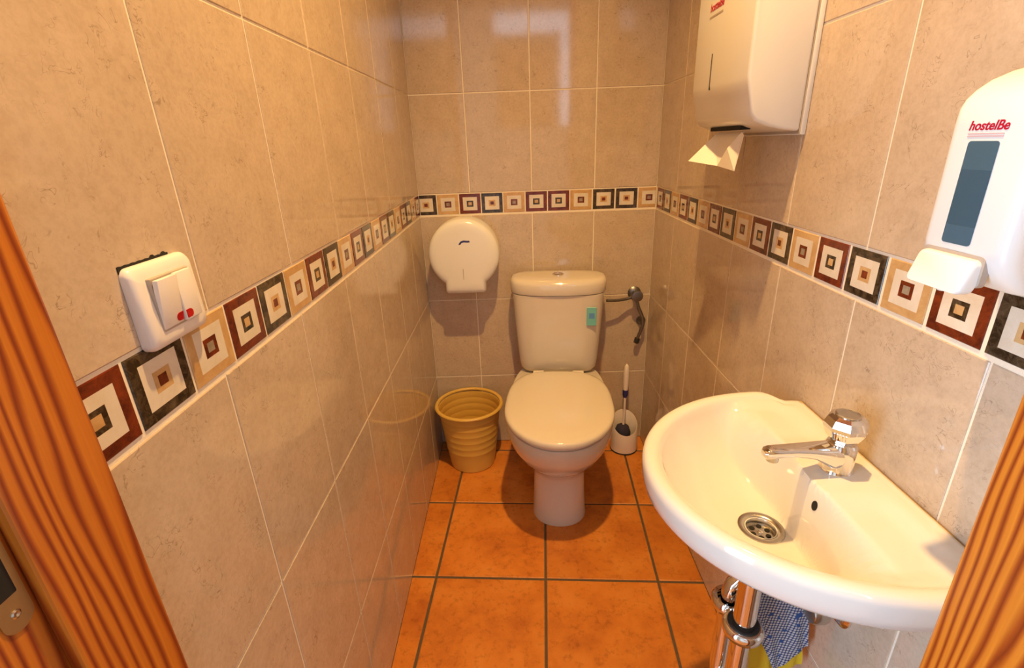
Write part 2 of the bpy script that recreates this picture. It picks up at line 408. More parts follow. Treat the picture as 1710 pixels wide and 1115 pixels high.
# ------------------------------------------------------------------ floor tiles (laid a little askew)
def clip(poly, ax, val, keep_less):
    out = []
    for i in range(len(poly)):
        a, b = poly[i], poly[(i+1) % len(poly)]
        ia = (a[ax] <= val) == keep_less; ib = (b[ax] <= val) == keep_less
        if ia: out.append(a)
        if ia != ib:
            t = (val-a[ax])/(b[ax]-a[ax]); out.append((a[0]+t*(b[0]-a[0]), a[1]+t*(b[1]-a[1])))
    return out
FA = -0.058; FP = 0.339; FG = 0.0075
fu = Vector((math.cos(FA), math.sin(FA))); fv = Vector((-math.sin(FA), math.cos(FA)))
FO = Vector((0.4145, -0.764))
for i in range(-3, 3):
    for j in range(-4, 4):
        c = FO+fu*(i+0.5)*FP+fv*(j+0.5)*FP
        hs = (FP-FG)/2
        poly = [tuple(c+fu*a*hs+fv*b*hs) for a, b in ((-1, -1), (1, -1), (1, 1), (-1, 1))]
        for ax, val, kl in ((0, 0.0005, False), (0, W-0.0005, True), (1, -1.699, False), (1, -0.0005, True)):
            if len(poly) > 2: poly = clip(poly, ax, val, kl)
        if len(poly) < 3: continue
        cen = Vector((sum(p[0] for p in poly)/len(poly), sum(p[1] for p in poly)/len(poly)))
        area_ = abs(sum(poly[k][0]*poly[(k+1) % len(poly)][1]-poly[(k+1) % len(poly)][0]*poly[k][1] for k in range(len(poly))))/2
        if area_ < 0.0006: continue
        def shr(p, d):
            v = Vector(p)-cen; L = v.length; return v*(max(0, L-d)/L)
        jz = random.uniform(-0.0006, 0.0006)
        rings = [[(p[0]-cen.x, p[1]-cen.y, -0.010) for p in poly], [(p[0]-cen.x, p[1]-cen.y, -0.0014+jz) for p in poly], [tuple(shr(p, 0.003))+(jz,) for p in poly]]
        obj('floor_tile', loft(rings), 'terracotta', floor, None, (cen.x, cen.y, 0.0))

# ------------------------------------------------------------------ door frame
door = bpy.data.objects.new('door_1', None); COL.objects.link(door); struct(door); door.location = (0.38, -1.63, 0)
def dpart(name, bm, mat, smooth_=None):
    o = obj(name, bm, mat, None, smooth_); o.location = Vector(o.location)-door.location; o.parent = door; return o
dpart('jamb', box(-0.03, 0.008, -1.71, YD-0.0005, 0, 2.085, 0.002), 'varnished_pine')
dpart('door_stop', box(0.0075, 0.020, -1.644, YD-0.0005, 0, 2.05, 0.003), 'varnished_pine')
dpart('jamb', box(0.750, 0.775, -1.71, YD-0.0005, 0, 2.085, 0.002), 'varnished_pine')
dpart('door_stop', box(0.738, 0.7505, -1.672, YD-0.0005, 0, 2.05, 0.003), 'varnished_pine')
dpart('head_jamb', box(0.008, 0.750, -1.71, YD-0.0005, 2.05, 2.085, 0.002), 'varnished_pine')
# strike plate let into the left jamb
def capsule(hy, hz, r, n=10):
    out = []
    for qy, qz, a0 in ((hy-r, hz-r, 0), (-hy+r, hz-r, 90), (-hy+r, -hz+r, 180), (hy-r, -hz+r, 270)):
        for k in range(n+1):
            a = math.radians(a0+90*k/n); out.append((qy+r*math.cos(a), qz+r*math.sin(a)))
    return out
sp = dpart('strike_plate', prism([(-1.6575+y, 1.035+z) for y, z in capsule(0.011, 0.085, 0.0105)], 'x', 0.007, 0.0092), 'brass')
o = obj('latch_hole', prism([(-1.6585+y, 1.02+z) for y, z in capsule(0.007, 0.042, 0.001)], 'x', 0.0088, 0.0096), 'dark_void'); o.parent = sp
o = obj('screw', lathe([(0.0034, 0), (0.0034, 0.0006), (0.0022, 0.0012), (0.0006, 0.0006)], 16), 'dull_chrome', sp, 40, (0.0090, -1.658, 0.9635), (0, PI/2, 0))

# ------------------------------------------------------------------ toilet
TR = -math.radians(4.5)
toilet = thing('toilet', 'white ceramic toilet with closed lid and low cistern against the back wall', 'toilet', (0.519, 0.0, 0.0), TR)
secs = [(0.0, 0.095, -0.547, -0.10), (0.012, 0.095, -0.548, -0.10), (0.03, 0.0925, -0.545, -0.10), (0.09, 0.090, -0.538, -0.10), (0.15, 0.0885, -0.530, -0.10), (0.178, 0.089, -0.530, -0.09),
        (0.200, 0.093, -0.540, -0.08), (0.225, 0.106, -0.566, -0.07), (0.255, 0.126, -0.604, -0.06), (0.290, 0.148, -0.641, -0.05), (0.325, 0.164, -0.667, -0.045), (0.36, 0.1735, -0.684, -0.045), (0.392, 0.177, -0.690, -0.045), (0.402, 0.174, -0.687, -0.047), (0.405, 0.166, -0.679, -0.055)]
rings = [superring(0, -0.46 if z > 0.2 else -0.455, hx, yf, yb, z, 72, 2.05 if z > .2 else 2.1, 3.6) for z, hx, yf, yb in secs]
obj('bowl', loft(rings), 'toilet_ceramic', toilet, 50)
def seatring(z, inset, cy=-0.475):
    return superring(0, cy, 0.1795-inset, -0.703+inset, -0.212-inset, z, 80, 2.05, 3.0)
obj('seat_ring', loft([seatring(0.4055, 0.018), seatring(0.407, 0.015), seatring(0.419, 0.015), seatring(0.421, 0.018)]), 'seat_plastic', toilet, 50)
ld = loft([seatring(0.4215, 0.006), seatring(0.422, 0.0005), seatring(0.424, 0.0), seatring(0.4335, 0.0), seatring(0.4385, 0.003), seatring(0.4410, 0.009), seatring(0.4425, 0.02), seatring(0.4438, 0.06), seatring(0.4442, 0.13)])
obj('lid', ld, 'seat_plastic', toilet, 50)
for sx in (-0.075, 0.075):
    obj('hinge', tube([(sx-0.02, -0.205, 0.424), (sx+0.02, -0.205, 0.424)], 0.012, 14), 'seat_plastic', toilet, 50)
def tankring(z, hx, yf, yb, e=5.5, eb=7): return superring(0, -0.10, hx, yf, yb, z, 72, e, eb)
tk = [(0.4056, 0.118, -0.150, -0.035), (0.413, 0.138, -0.168, -0.028), (0.43, 0.148, -0.176, -0.024), (0.46, 0.152, -0.180, -0.022), (0.58, 0.161, -0.186, -0.02), (0.70, 0.169, -0.191, -0.02), (0.727, 0.170, -0.192, -0.02)]
obj('cistern', loft([tankring(z, a, b, c, 4.2) for z, a, b, c in tk]), 'toilet_ceramic', toilet, 50)
tl = [(0.7285, 0.172, -0.194, -0.020), (0.730, 0.177, -0.199, -0.018), (0.736, 0.179, -0.201, -0.017), (0.765, 0.180, -0.201, -0.017), (0.775, 0.177, -0.197, -0.019), (0.781, 0.170, -0.188, -0.024), (0.784, 0.155, -0.17, -0.035), (0.785, 0.10, -0.14, -0.06)]
cl = obj('cistern_lid', loft([tankring(z, a, b, c, 2.9, 3.6) for z, a, b, c in tl]), 'toilet_ceramic', toilet, 50)
obj('flush_button', lathe([(0.021, 0), (0.021, 0.004), (0.019, 0.006), (0.015, 0.0055), (0.0145, 0.004), (0.013, 0.0042), (0.011, 0.006), (0.004, 0.0066)], 28), 'chrome', cl, 40, (0.0, -0.105, 0.7845))
stk = obj('sticker', box(0.104, 0.140, -0.1895, -0.1865, 0.612, 0.682, 0.001, 1), 'teal_print', toilet)
stk.rotation_euler = (0, 0, 0)
obj('print', box(0.112, 0.132, -0.1900, -0.1894, 0.640, 0.660), 'blue_print', stk)

# water supply beside the cistern
wv = thing('stop_valve', 'small metal water valve fitting on the back wall right of the cistern', 'valve', (0.825, -0.0, 0.67))
def rel(pts, o): return [tuple(Vector(p)-o.location) for p in pts]
fl = lathe([(0.026, 0.0), (0.026, 0.003), (0.018, 0.010), (0.011, 0.012), (0.010, 0.034), (0.013, 0.035), (0.013, 0.05)], 28)
obj('valve_body', fl, 'valve_metal', wv, 40, (0, 0, 0.004), (PI/2, 0, 0))
obj('handle', lathe([(0.008, 0.0), (0.021, 0.002), (0.023, 0.007), (0.021, 0.014), (0.012, 0.016)], 28), 'valve_metal', wv, 40, (0, -0.046, 0.004), (PI/2, 0, 0))
obj('supply_pipe', tube([(-0.006, -0.04, 0.0), (-0.04, -0.045, -0.008), (-0.075, -0.06, -0.008), (-0.122, -0.07, -0.004)], 0.006, 12), 'valve_metal', wv, 60)
hs = [(0.0, -0.04, -0.01), (0.012, -0.04, -0.05), (0.030, -0.04, -0.09), (0.033, -0.04, -0.12), (0.022, -0.035, -0.16), (0.014, -0.03, -0.19)]
obj('hose', tube(hs, 0.0065, 12), 'valve_metal', wv, 60)
obj('lower_flange', lathe([(0.019, 0), (0.019, 0.004), (0.012, 0.012), (0.010, 0.03)], 24), 'valve_metal', wv, 40, (0.033, 0.0, -0.115), (PI/2, 0, 0))
obj('hose_nut', tube([(0.016, -0.031, -0.182), (0.012, -0.029, -0.202)], 0.011, 6), 'dark_rubber', wv)

# ------------------------------------------------------------------ round toilet paper dispenser
td = thing('toilet_paper_dispenser', 'round white jumbo toilet paper dispenser with small blue logo under the tile border', 'dispenser', (0.165, -0.001, 0.873))
def tpd_ring(ins, y):
    R = 0.130-ins; hx = 0.076-ins*0.6; zb = -0.146+ins; out = []
    a0 = -math.acos(hx/R); a1 = PI-a0                       # circle arc with a straight chute below
    n = 66
    for k in range(n+1):
        a = a0+(a1-a0)*k/n; out.append((R*math.cos(a), y, R*math.sin(a)))
    out.append((-hx, y, zb+0.008)); out.append((-hx+0.008, y, zb)); out.append((hx-0.008, y, zb)); out.append((hx, y, zb+0.008))
    return out
obj('back_case', loft([tpd_ring(0.004, 0.0), tpd_ring(0.002, -0.03), tpd_ring(0.002, -0.040)]), 'white_plastic', td, 40)
cov = obj('cover', loft([tpd_ring(0.0035, -0.0403), tpd_ring(0.0, -0.043), tpd_ring(0.0, -0.106), tpd_ring(0.003, -0.117), tpd_ring(0.010, -0.124), tpd_ring(0.020, -0.1275), tpd_ring(0.035, -0.129)]), 'white_plastic', td, 40)
sw = [(-0.021, 0.040), (-0.014, 0.0405), (-0.009, 0.047), (0.000, 0.049), (0.012, 0.0475), (0.021, 0.0485), (0.019, 0.0545), (0.008, 0.0545), (-0.002, 0.0560), (-0.012, 0.0530), (-0.018, 0.0465)]
obj('logo', prism([(x+0.006, z) for x, z in sw], 'y', -0.1285, -0.1294), 'navy_print', cov)
obj('sight_slot', box(-0.0055, -0.0030, -0.1295, -0.128, -0.088, -0.048), 'grey_print', cov)

# ------------------------------------------------------------------ waste bin
bz = 0.275
waste = thing('waste_bin', 'yellow ribbed plastic waste bin in the back left corner', 'bin', (0.147, -0.142, 0.0))
prof = [(0.086, 0.0), (0.0915, 0.003)]
def brad(z): return 0.0925+(0.1255-0.0925)*z/bz
for z in [0.05, 0.082]: prof.append((brad(z), z))
ribs = [0.085, 0.115, 0.145, 0.175, 0.205, 0.232]
for z in ribs:
    r = brad(z)+0.0008
    prof += [(r, z), (r+0.0010, z+0.003), (r+0.0012, z+0.006), (r+0.0002, z+0.010)]
prof += [(brad(bz)-0.0005, bz-0.012)]
inner = [(r-0.003, z) for r, z in prof[::-1] if z > 0.002]+[(0.084, 0.004)]
obj('bucket', lathe(prof+inner, 56), 'yellow_plastic', waste, 30)
rim = [(brad(bz)+0.0062+0.0075*math.cos(a)-0.001, bz-0.004+0.0065*math.sin(a)) for a in [2*PI*k/12 for k in range(13)]]
obj('rim', lathe(rim, 56, (0, 0, 0), False, False), 'yellow_plastic', waste, 60)

# ------------------------------------------------------------------ toilet brush
hold = thing('brush_holder', 'white plastic toilet brush holder with slanted open top, right of the toilet', 'brush holder', (0.795, -0.086, 0.0))
nh = 40
def hring(r, zf, zb):      # slanted ring, front lower than back
    return [(r*math.cos(2*PI*k/nh), r*math.sin(2*PI*k/nh), (zf+zb)/2+(zb-zf)/2*math.sin(2*PI*k/nh)) for k in range(nh)]
hr = [hring(0.056, 0.006, 0.006), hring(0.0555, 0.04, 0.04), hring(0.053, 0.088, 0.158), hring(0.0515, 0.0915, 0.1625), hring(0.0495, 0.090, 0.160), hring(0.051, 0.04, 0.04), hring(0.050, 0.012, 0.012)]
obj('cup', loft(hr), 'brush_white', hold, 50)
obj('base_ring', lathe([(0.0575, 0.0), (0.0575, 0.006), (0.054, 0.0075)], 40), 'dark_rubber', hold, 40)
br = thing('toilet_brush', 'toilet brush with white handle and dark bristles standing in its holder', 'brush', (0.795, -0.086, 0.013))
obj('bristles', lathe([(0.012, 0.0), (0.030, 0.008), (0.034, 0.03), (0.034, 0.07), (0.026, 0.095), (0.012, 0.105)], 20, (-0.008, 0.0, 0)), 'brush_bristle', br, 60)
obj('stem', tube([(-0.006, 0.0, 0.09), (-0.003, 0.006, 0.17), (-0.002, 0.012, 0.235)], 0.0052, 12), 'brush_white', br, 60)
obj('grip_collar', tube([(-0.002, 0.012, 0.228), (-0.0015, 0.013, 0.240), (-0.001, 0.015, 0.262)], [0.007, 0.0115, 0.0115], 14), 'navy_print', br, 60)
obj('handle', tube([(-0.001, 0.015, 0.258), (0.0, 0.018, 0.29), (0.001, 0.022, 0.335), (0.002, 0.025, 0.365), (0.002, 0.026, 0.374)], [0.0105, 0.0125, 0.0125, 0.009, 0.003], 16), 'brush_white', br, 60)

# ------------------------------------------------------------------ wash basin (local x = distance from wall, y = towards the door)
BZ = 0.785; BY = -1.285
sink = thing('wash_basin', 'small white ceramic wall basin with chrome drain under the soap dispenser', 'sink', (W-0.0005, BY, BZ), PI)
DC = (0.163, 0.008)                 # drain centre
def outline(d0, a, b, back, bnarrow, ts, te):
    pts = []
    for k in range(81):
        t = -PI/2+PI*k/80; pts.append((d0+a*math.cos(t), b*math.sin(t)))
    pts += [(d0-0.02, b*0.995), (ts, bnarrow+(b-bnarrow)*0.75), (te, bnarrow), (back, bnarrow-0.004)]
    pts += [(back, -bnarrow+0.004), (te, -bnarrow), (ts, -bnarrow-(b-bnarrow)*0.75), (d0-0.02, -b*0.995)]
    return pts
OUT = outline(0.08, 0.265, 0.240, 0.0, 0.214, 0.048, 0.034)
INN = outline(0.08, 0.2365, 0.2135, 0.018, 0.190, 0.050, 0.040)
def raydist(poly, c, a):
    dx, dy = math.cos(a), math.sin(a); best = 0
    for i in range(len(poly)):
        x1, y1 = poly[i][0]-c[0], poly[i][1]-c[1]; x2, y2 = poly[(i+1) % len(poly)][0]-c[0], poly[(i+1) % len(poly)][1]-c[1]
        den = dx*(y2-y1)-dy*(x2-x1)
        if abs(den) < 1e-12: continue
        t = (x1*(y2-y1)-y1*(x2-x1))/den
        u = (x1*dy-y1*dx)/den
        if t > 0 and -1e-6 <= u <= 1+1e-6: best = max(best, t)
    return best
NA = 160
angs = [2*PI*k/NA for k in range(NA)]
# denser angular sampling is not needed: the outline is smooth
Ro = [raydist(OUT, DC, a) for a in angs]; Ri = [raydist(INN, DC, a) for a in angs]
def ledge_edge(s): return 0.106+0.013*math.exp(-((s-0.02)/0.06)**2)
def zsurf(d, s, t):
    depth = 0.103*max(0.0, 1-t**2.9)**0.85
    e = ledge_edge(s); wd = 0.010+0.05*smooth(0.02, 0.20, abs(s-0.01))
    T = smooth(e-0.006, e+wd, d)
    z = -0.007-depth*T
    # shallow dished wings either side of the tap
    if d < e+0.01: z -= 0.006*smooth(0.05, 0.10, abs(s))*smooth(0.02, 0.06, d)*smooth(1.0, 0.85, t)
    return z
bm = bmesh.new()
NT = 44
top = []
cz = zsurf(DC[0], 0, 0)
rings = []
r_hole = 0.022
for k in range(NT+1):
    f = k/NT; ring = []
    for i, a in enumerate(angs):
        rr = r_hole+(Ri[i]-r_hole)*f
        d, s = DC[0]+rr*math.cos(a), DC[1]+rr*math.sin(a)
        ring.append((d, s, zsurf(d, s, rr/Ri[i])))
    rings.append(ring)
def rimlift(d): return -0.0072*(1-smooth(0.03, 0.075, d))
for f, dz in ((0.12, -0.0035), (0.28, -0.0008), (0.5, 0.0), (0.72, -0.0008), (0.88, -0.0038), (0.97, -0.009), (1.0, -0.015)):
    ring = []
    for i, a in enumerate(angs):
        rr = Ri[i]+(Ro[i]-Ri[i])*f
        d, s = DC[0]+rr*math.cos(a), DC[1]+rr*math.sin(a)
        ring.append((max(d, 0.0), s, (dz if d > 0.03 or f > 0.8 else 0.0)+rimlift(d)))
    rings.append(ring)
BC = (0.11, 0.0)
for sc_, z in ((0.997, -0.030), (0.985, -0.044), (0.962, -0.052), (0.93, -0.057), (0.80, -0.085), (0.62, -0.118), (0.42, -0.140), (0.20, -0.147)):
    ring = []
    for i, a in enumerate(angs):
        d, s = DC[0]+Ro[i]*math.cos(a), DC[1]+Ro[i]*math.sin(a)
        c_ = DC if sc_ < 0.5 else BC
        d2 = c_[0]+(d-c_[0])*sc_; s2 = c_[1]+(s-c_[1])*sc_
        if d < 0.01 and sc_ > 0.55: d2 = 0.0
        ring.append((d2, s2, z))
    rings.append(ring)
loft(rings, False, True, bm)
basin = obj('basin', bm, 'porcelain', sink, 60)
# silicone bead along the wall
obj('sealant', tube([(0.003, -0.205, -0.011), (0.003, 0.0, -0.011), (0.003, 0.205, -0.011)], 0.0026, 8), 'silicone', sink, 60)
# waste
zd = cz
dr = obj('drain', lathe([(0.0205, -0.022), (0.0205, -0.006), (0.0235, 0.0005), (0.0285, 0.003), (0.0335, 0.0022), (0.0345, 0.0), (0.0345, -0.004), (0.026, -0.022)], 40, (0, 0, 0), False, False), 'dull_chrome', sink, 50, (DC[0], DC[1], zd))
obj('strainer', lathe([(0.0212, -0.012), (0.0212, -0.0085), (0.012, -0.008), (0.004, -0.0078)], 32), 'dull_chrome', dr, 40)
for k in range(6):
    a = 2*PI*k/6+0.25
    obj('strainer_hole', lathe([(0.0040, -0.0088), (0.0040, -0.0072), (0.0038, -0.0071)], 14), 'dark_void', dr, None, (0.0125*math.cos(a), 0.0125*math.sin(a), 0))
obj('screw', lathe([(0.0042, -0.008), (0.0042, -0.0064), (0.003, -0.0056)], 16), 'chrome', dr, 40)
# overflow hole in the face below the tap ledge
def surf(d, s):
    a = math.atan2(s-DC[1], d-DC[0]); R = raydist(INN, DC, a); return zsurf(d, s, math.hypot(d-DC[0], s-DC[1])/R)
s0 = 0.048; d0 = ledge_edge(s0)-0.006
while surf(d0, s0) > -0.033: d0 += 0.0004
h = 0.002
nrm = Vector((-(surf(d0+h, s0)-surf(d0-h, s0))/(2*h), -(surf(d0, s0+h)-surf(d0, s0-h))/(2*h), 1)).normalized()
ov = obj('overflow_hole', lathe([(0.0062, -0.003), (0.0062, 0.0008), (0.0055, 0.0010)], 20), 'dark_void', sink, None, (d0, s0, surf(d0, s0)))
ov.rotation_euler = nrm.to_track_quat('Z', 'Y').to_euler(); ov.scale = (0.8, 1.25, 1)

# ------------------------------------------------------------------ tap
LZ = BZ-0.0075
tap = thing('basin_tap', 'chrome push tap with faceted round knob on the basin ledge', 'tap', (0.8235, -1.285, LZ))
def ov_ring(cx, cy, hx, hy, z, n=32, e=2.3): return [(cx+hx*sgnpow(math.cos(2*PI*k/n), 2/e), cy+hy*sgnpow(math.sin(2*PI*k/n), 2/e), z) for k in range(n)]
obj('base', loft([ov_ring(0, 0, 0.0225, 0.0215, 0.0), ov_ring(0, 0, 0.0222, 0.0212, 0.002), ov_ring(0, 0, 0.0210, 0.020, 0.004), ov_ring(0, 0, 0.0205, 0.0195, 0.030), ov_ring(0, 0, 0.021, 0.020, 0.042), ov_ring(0, 0, 0.018, 0.017, 0.047)]), 'chrome', tap, 40)
def sq_ring(x, hy, z0, z1, cy=0.0, n=28, e=3.2):
    zc, hz = (z0+z1)/2, (z1-z0)/2
    return [(x, cy+hy*sgnpow(math.cos(2*PI*k/n), 2/e), zc+hz*sgnpow(math.sin(2*PI*k/n), 2/e)) for k in range(n)]
spo = [(0.005, 0.0190, 0.006, 0.0450), (-0.014, 0.0185, 0.008, 0.0455), (-0.030, 0.0165, 0.019, 0.0465), (-0.045, 0.0145, 0.0285, 0.0475), (-0.075, 0.0115, 0.036, 0.0500), (-0.105, 0.0105, 0.037, 0.0525), (-0.115, 0.0102, 0.036, 0.0532), (-0.121, 0.0092, 0.0375, 0.0520), (-0.124, 0.006, 0.041, 0.049)]
obj('spout', loft([sq_ring(x, hy, a, b, 0.16*x) for x, hy, a, b in spo]), 'chrome', tap, 40)
obj('aerator', lathe([(0.0085, 0.0), (0.0085, 0.008)], 20), 'dull_chrome', tap, 40, (-0.108, -0.0173, 0.031))
kp = [(0.014, 0.046), (0.016, 0.050), (0.0225, 0.056), (0.0285, 0.070), (0.0285, 0.076), (0.0245, 0.086), (0.0195, 0.0905)]
kn = obj('knob', lathe(kp, 8), 'chrome', tap, 15, (0, 0, 0.001), (0, 0, PI/8))
obj('knob_cap', lathe([(0.0165, 0.0900), (0.0165, 0.0922), (0.0145, 0.0930), (0.0130, 0.0922), (0.006, 0.0924)], 30), 'dull_chrome', kn, 40)
for f in range(8):
    a = 2*PI*(f+0.5)/8
    for q in range(-2, 3):
        t_ = Vector((-math.sin(a), math.cos(a), 0)); nn = Vector((math.cos(a), math.sin(a), 0)); base = t_*q*0.0036
        if f % 2: continue
        p0 = nn*(0.0228*math.cos(PI/8))+base+Vector((0, 0, 0.0585)); p1 = nn*(0.0280*math.cos(PI/8))+base+Vector((0, 0, 0.069))
        obj('grip_rib', tube([p0, p1], 0.0011, 6), 'chrome', kn, 60)

# ------------------------------------------------------------------ waste pipe under the basin
TX, TY, TY2 = 0.724, -1.293, -1.236
trap = thing('drain_pipe', 'chrome waste pipe and trap with slip nuts beneath the basin', 'pipe', (TX, TY, 0.20))
def tp(pts): return [tuple(Vector(p)-trap.location) for p in pts]
obj('tailpiece', tube(tp([(TX, TY, 0.634), (TX, TY, 0.60), (TX, TY, 0.45)]), 0.0185, 28), 'chrome', trap, 50)
obj('flange_nut', lathe([(0.030, 0.410), (0.030, 0.426), (0.022, 0.432)], 28), 'chrome', trap, 40)
def nut(z, r=0.034):
    return lathe([(0.0205, z+0.016), (0.0265, z+0.018), (r-0.003, z+0.016), (r, z+0.010), (r-0.002, z-0.002), (r-0.008, z-0.006), (0.019, z-0.006)], 32, (0, 0, 0), False, False)
obj('slip_nut', nut(0.252), 'chrome', trap, 50)
obj('gasket', lathe([(0.0186, 0.268), (0.0255, 0.2715), (0.0262, 0.2690), (0.0186, 0.265)], 32, (0, 0, 0), False, False), 'dark_rubber', trap, 50)
ub = [(TX, TY, 0.45), (TX, TY, 0.30)]
for k in range(1, 12):
    a = PI*k/12; ub.append((TX, TY+(TY2-TY)/2*(1-math.cos(a)), 0.30-0.030*math.sin(a)))
ub += [(TX, TY2, 0.30), (TX, TY2, 0.44)]
obj('trap_bend', tube(tp(ub), 0.0165, 20), 'chrome', trap, 60)
obj('slip_nut', nut(0.0, 0.031), 'chrome', trap, 50, (0.0, TY2-TY, 0.247))
ob = [(TX, TY2, 0.44), (TX, TY2, 0.477), (TX+0.005, TY2, 0.495), (TX+0.018, TY2, 0.506), (TX+0.040, TY2, 0.510), (0.83, TY2, 0.510), (W-0.001, TY2, 0.510)]
obj('outlet_pipe', tube(tp(ob), 0.0150, 20), 'chrome', trap, 60)
obj('wall_flange', lathe([(0.030, 0.0), (0.030, 0.003), (0.022, 0.010), (0.016, 0.012)], 28), 'chrome', trap, 40, (W-TX-0.0008, TY2-TY, 0.31), (0, -PI/2, 0))

av = thing('angle_valve', 'chrome angle valve on the wall under the basin beside the hanging cloth', 'valve', (W-0.0005, -1.292, 0.492), 0)
obj('wall_flange', lathe([(0.027, 0.0), (0.027, 0.004), (0.018, 0.010), (0.012, 0.011), (0.012, 0.03)], 28), 'chrome', av, 40, (0, 0, 0), (0, -PI/2, 0))
obj('handle', lathe([(0.010, 0.026), (0.019, 0.030), (0.021, 0.036), (0.021, 0.050), (0.018, 0.055), (0.004, 0.057)], 24), 'dull_chrome', av, 40, (0, 0, 0), (0, -PI/2, 0))
obj('riser', tube([(-0.020, 0.0, 0.008), (-0.021, 0.002, 0.06), (-0.04, 0.012, 0.13)], 0.0055, 12), 'chrome', av, 60)

# ------------------------------------------------------------------ cloths over the outlet pipe
def rag(name, label, mat, x0, x1, rad, front, back, thick=0.0015, nu=24, slant=0.0, seed=0.0):
    """cloth draped over the outlet pipe; front(u) and back(u) give how far it hangs on each side"""
    cy, cz_ = TY2, 0.510
    bm = bmesh.new(); uvl = bm.loops.layers.uv.new('uv')
    nf, na, nb = 26, 10, 14
    def path(u, off):
        f, b = front(u), back(u); out = []
        r_ = rad+off
        for k in range(nb): out.append((cy+r_, cz_-b*(1-k/nb), 0))
        for k in range(na+1):
            a = PI*k/na; out.append((cy+r_*math.cos(a), cz_+r_*math.sin(a), 0))
        for k in range(1, nf+1): out.append((cy-r_, cz_-f*k/nf, k/nf))
        return out
    G = []
    for off in (0.0, thick):
        g_ = []
        for i in range(nu+1):
            u = i/nu; row = []
            for (y, z, v) in path(u, off):
                wob = v*(0.0045*math.sin(u*8+seed+v*1.5)+0.002*math.sin(u*19+seed*2-v*4))
                x = x0+(x1-x0)*u+slant*v+0.002*math.sin(z*60+seed)*v
                row.append(bm.verts.new((x, y-abs(wob)-0.003*v, z)))
            g_.append(row)
        G.append(g_)
    m = len(G[0][0])
    for g_, flip in ((G[0], False), (G[1], True)):
        for i in range(nu):
            for j in range(m-1):
                ks = [(i, j), (i+1, j), (i+1, j+1), (i, j+1)]
                if flip: ks = ks[::-1]
                f = bm.faces.new([g_[a][b] for a, b in ks])
                for l, k in zip(f.loops, ks): l[uvl].uv = (g_[k[0]][k[1]].co.x, g_[k[0]][k[1]].co.z)
    A, B = G
    for i in range(nu):
        for j in (0, m-1): bm.faces.new((A[i][j], A[i+1][j], B[i+1][j], B[i][j]))
    for j in range(m-1):
        for i in (0, nu): bm.faces.new((A[i][j], A[i][j+1], B[i][j+1], B[i][j]))
    return tag(obj(name, bm, mat, None, 60), label, 'cloth')
rag('duster', 'yellow duster hanging behind the blue checked cloth under the basin', 'yellow_cloth', 0.755, 0.852, 0.0158,
    lambda u: 0.215+0.02*u-0.04*u*u, lambda u: 0.12, slant=0.014, seed=0.7)
rag('cleaning_cloth', 'blue and white checked cleaning cloth hanging under the basin', 'blue_checked_cloth', 0.752, 0.846, 0.0200,
    lambda u: (0.125+0.080*smooth(0.0, 0.45, u)) if u < 0.45 else 0.205-0.065*(u-0.45)/0.55, lambda u: 0.10, slant=0.024, seed=0.7)

# ------------------------------------------------------------------ paper towel dispenser
pd = thing('paper_towel_dispenser', 'large white paper towel dispenser on the right wall above the border', 'dispenser', (W-0.0005, -0.794, 1.247))
hw = 0.143
def F(d, z): return (-d, z-1.247)
prof = [F(0.010, 1.250), (F(0.040, 1.254)), F(0.070, 1.2605), F(0.094, 1.270), F(0.103, 1.283), F(0.1135, 1.331), F(0.116, 1.345), F(0.116, 1.590), F(0.112, 1.606), F(0.100, 1.615), F(0.010, 1.622)]
bm = prism(prof, 'x', -hw, hw)
# prism along x would give (t, a, b): turn it so that the profile lies in x-z
for v in bm.verts: v.co = Vector((v.co.y, v.co.x, v.co.z))
bevel_sharp(bm, 0.006, 3, 60)
case = obj('cover', bm, 'white_plastic', pd, 40)
obj('back_plate', box(-0.0095, 0.0, -hw-0.002, hw+0.002, -0.003, 0.377, 0.002), 'white_plastic', pd, 30)
obj('seam', box(-0.0108, -0.0092, -hw-0.0004, hw+0.0004, -0.001, 0.3755), 'grey_print', pd)
obj('level_slot', box(-0.1166, -0.1150, 0.0365, 0.0398, 0.090, 0.157), 'dark_void', case)
obj('paper_slot', box(-0.084, -0.064, -0.062, 0.092, 0.0100, 0.0175), 'dark_void', case)
def text_mesh(body, size, mat, shear=0.0, extr=0.0002):
    cu = bpy.data.curves.new('lettering', 'FONT'); cu.body = body; cu.size = size; cu.extrude = extr; cu.shear = shear
    cu.align_x = 'CENTER'; cu.offset = size*0.022
    o = bpy.data.objects.new('lettering', cu); COL.objects.link(o)
    bpy.context.view_layer.update()
    me = bpy.data.meshes.new_from_object(o.evaluated_get(bpy.context.evaluated_depsgraph_get()))
    bpy.data.objects.remove(o); me.materials.clear(); me.materials.append(MATS[mat]); return me
# lettering reads along -y when seen from the room (looking towards +x)
def on_right_wall(o): o.rotation_euler = (PI/2, 0, -PI/2)
t_ = link('logo_lettering', text_mesh('hostelBe', 0.020, 'red_print', 0.25), case, (-0.1162, 0.038, 0.236)); on_right_wall(t_)
obj('logo_underline', box(-0.1165, -0.1155, 0.004, 0.072, 0.2245, 0.2275), 'grey_print', case)
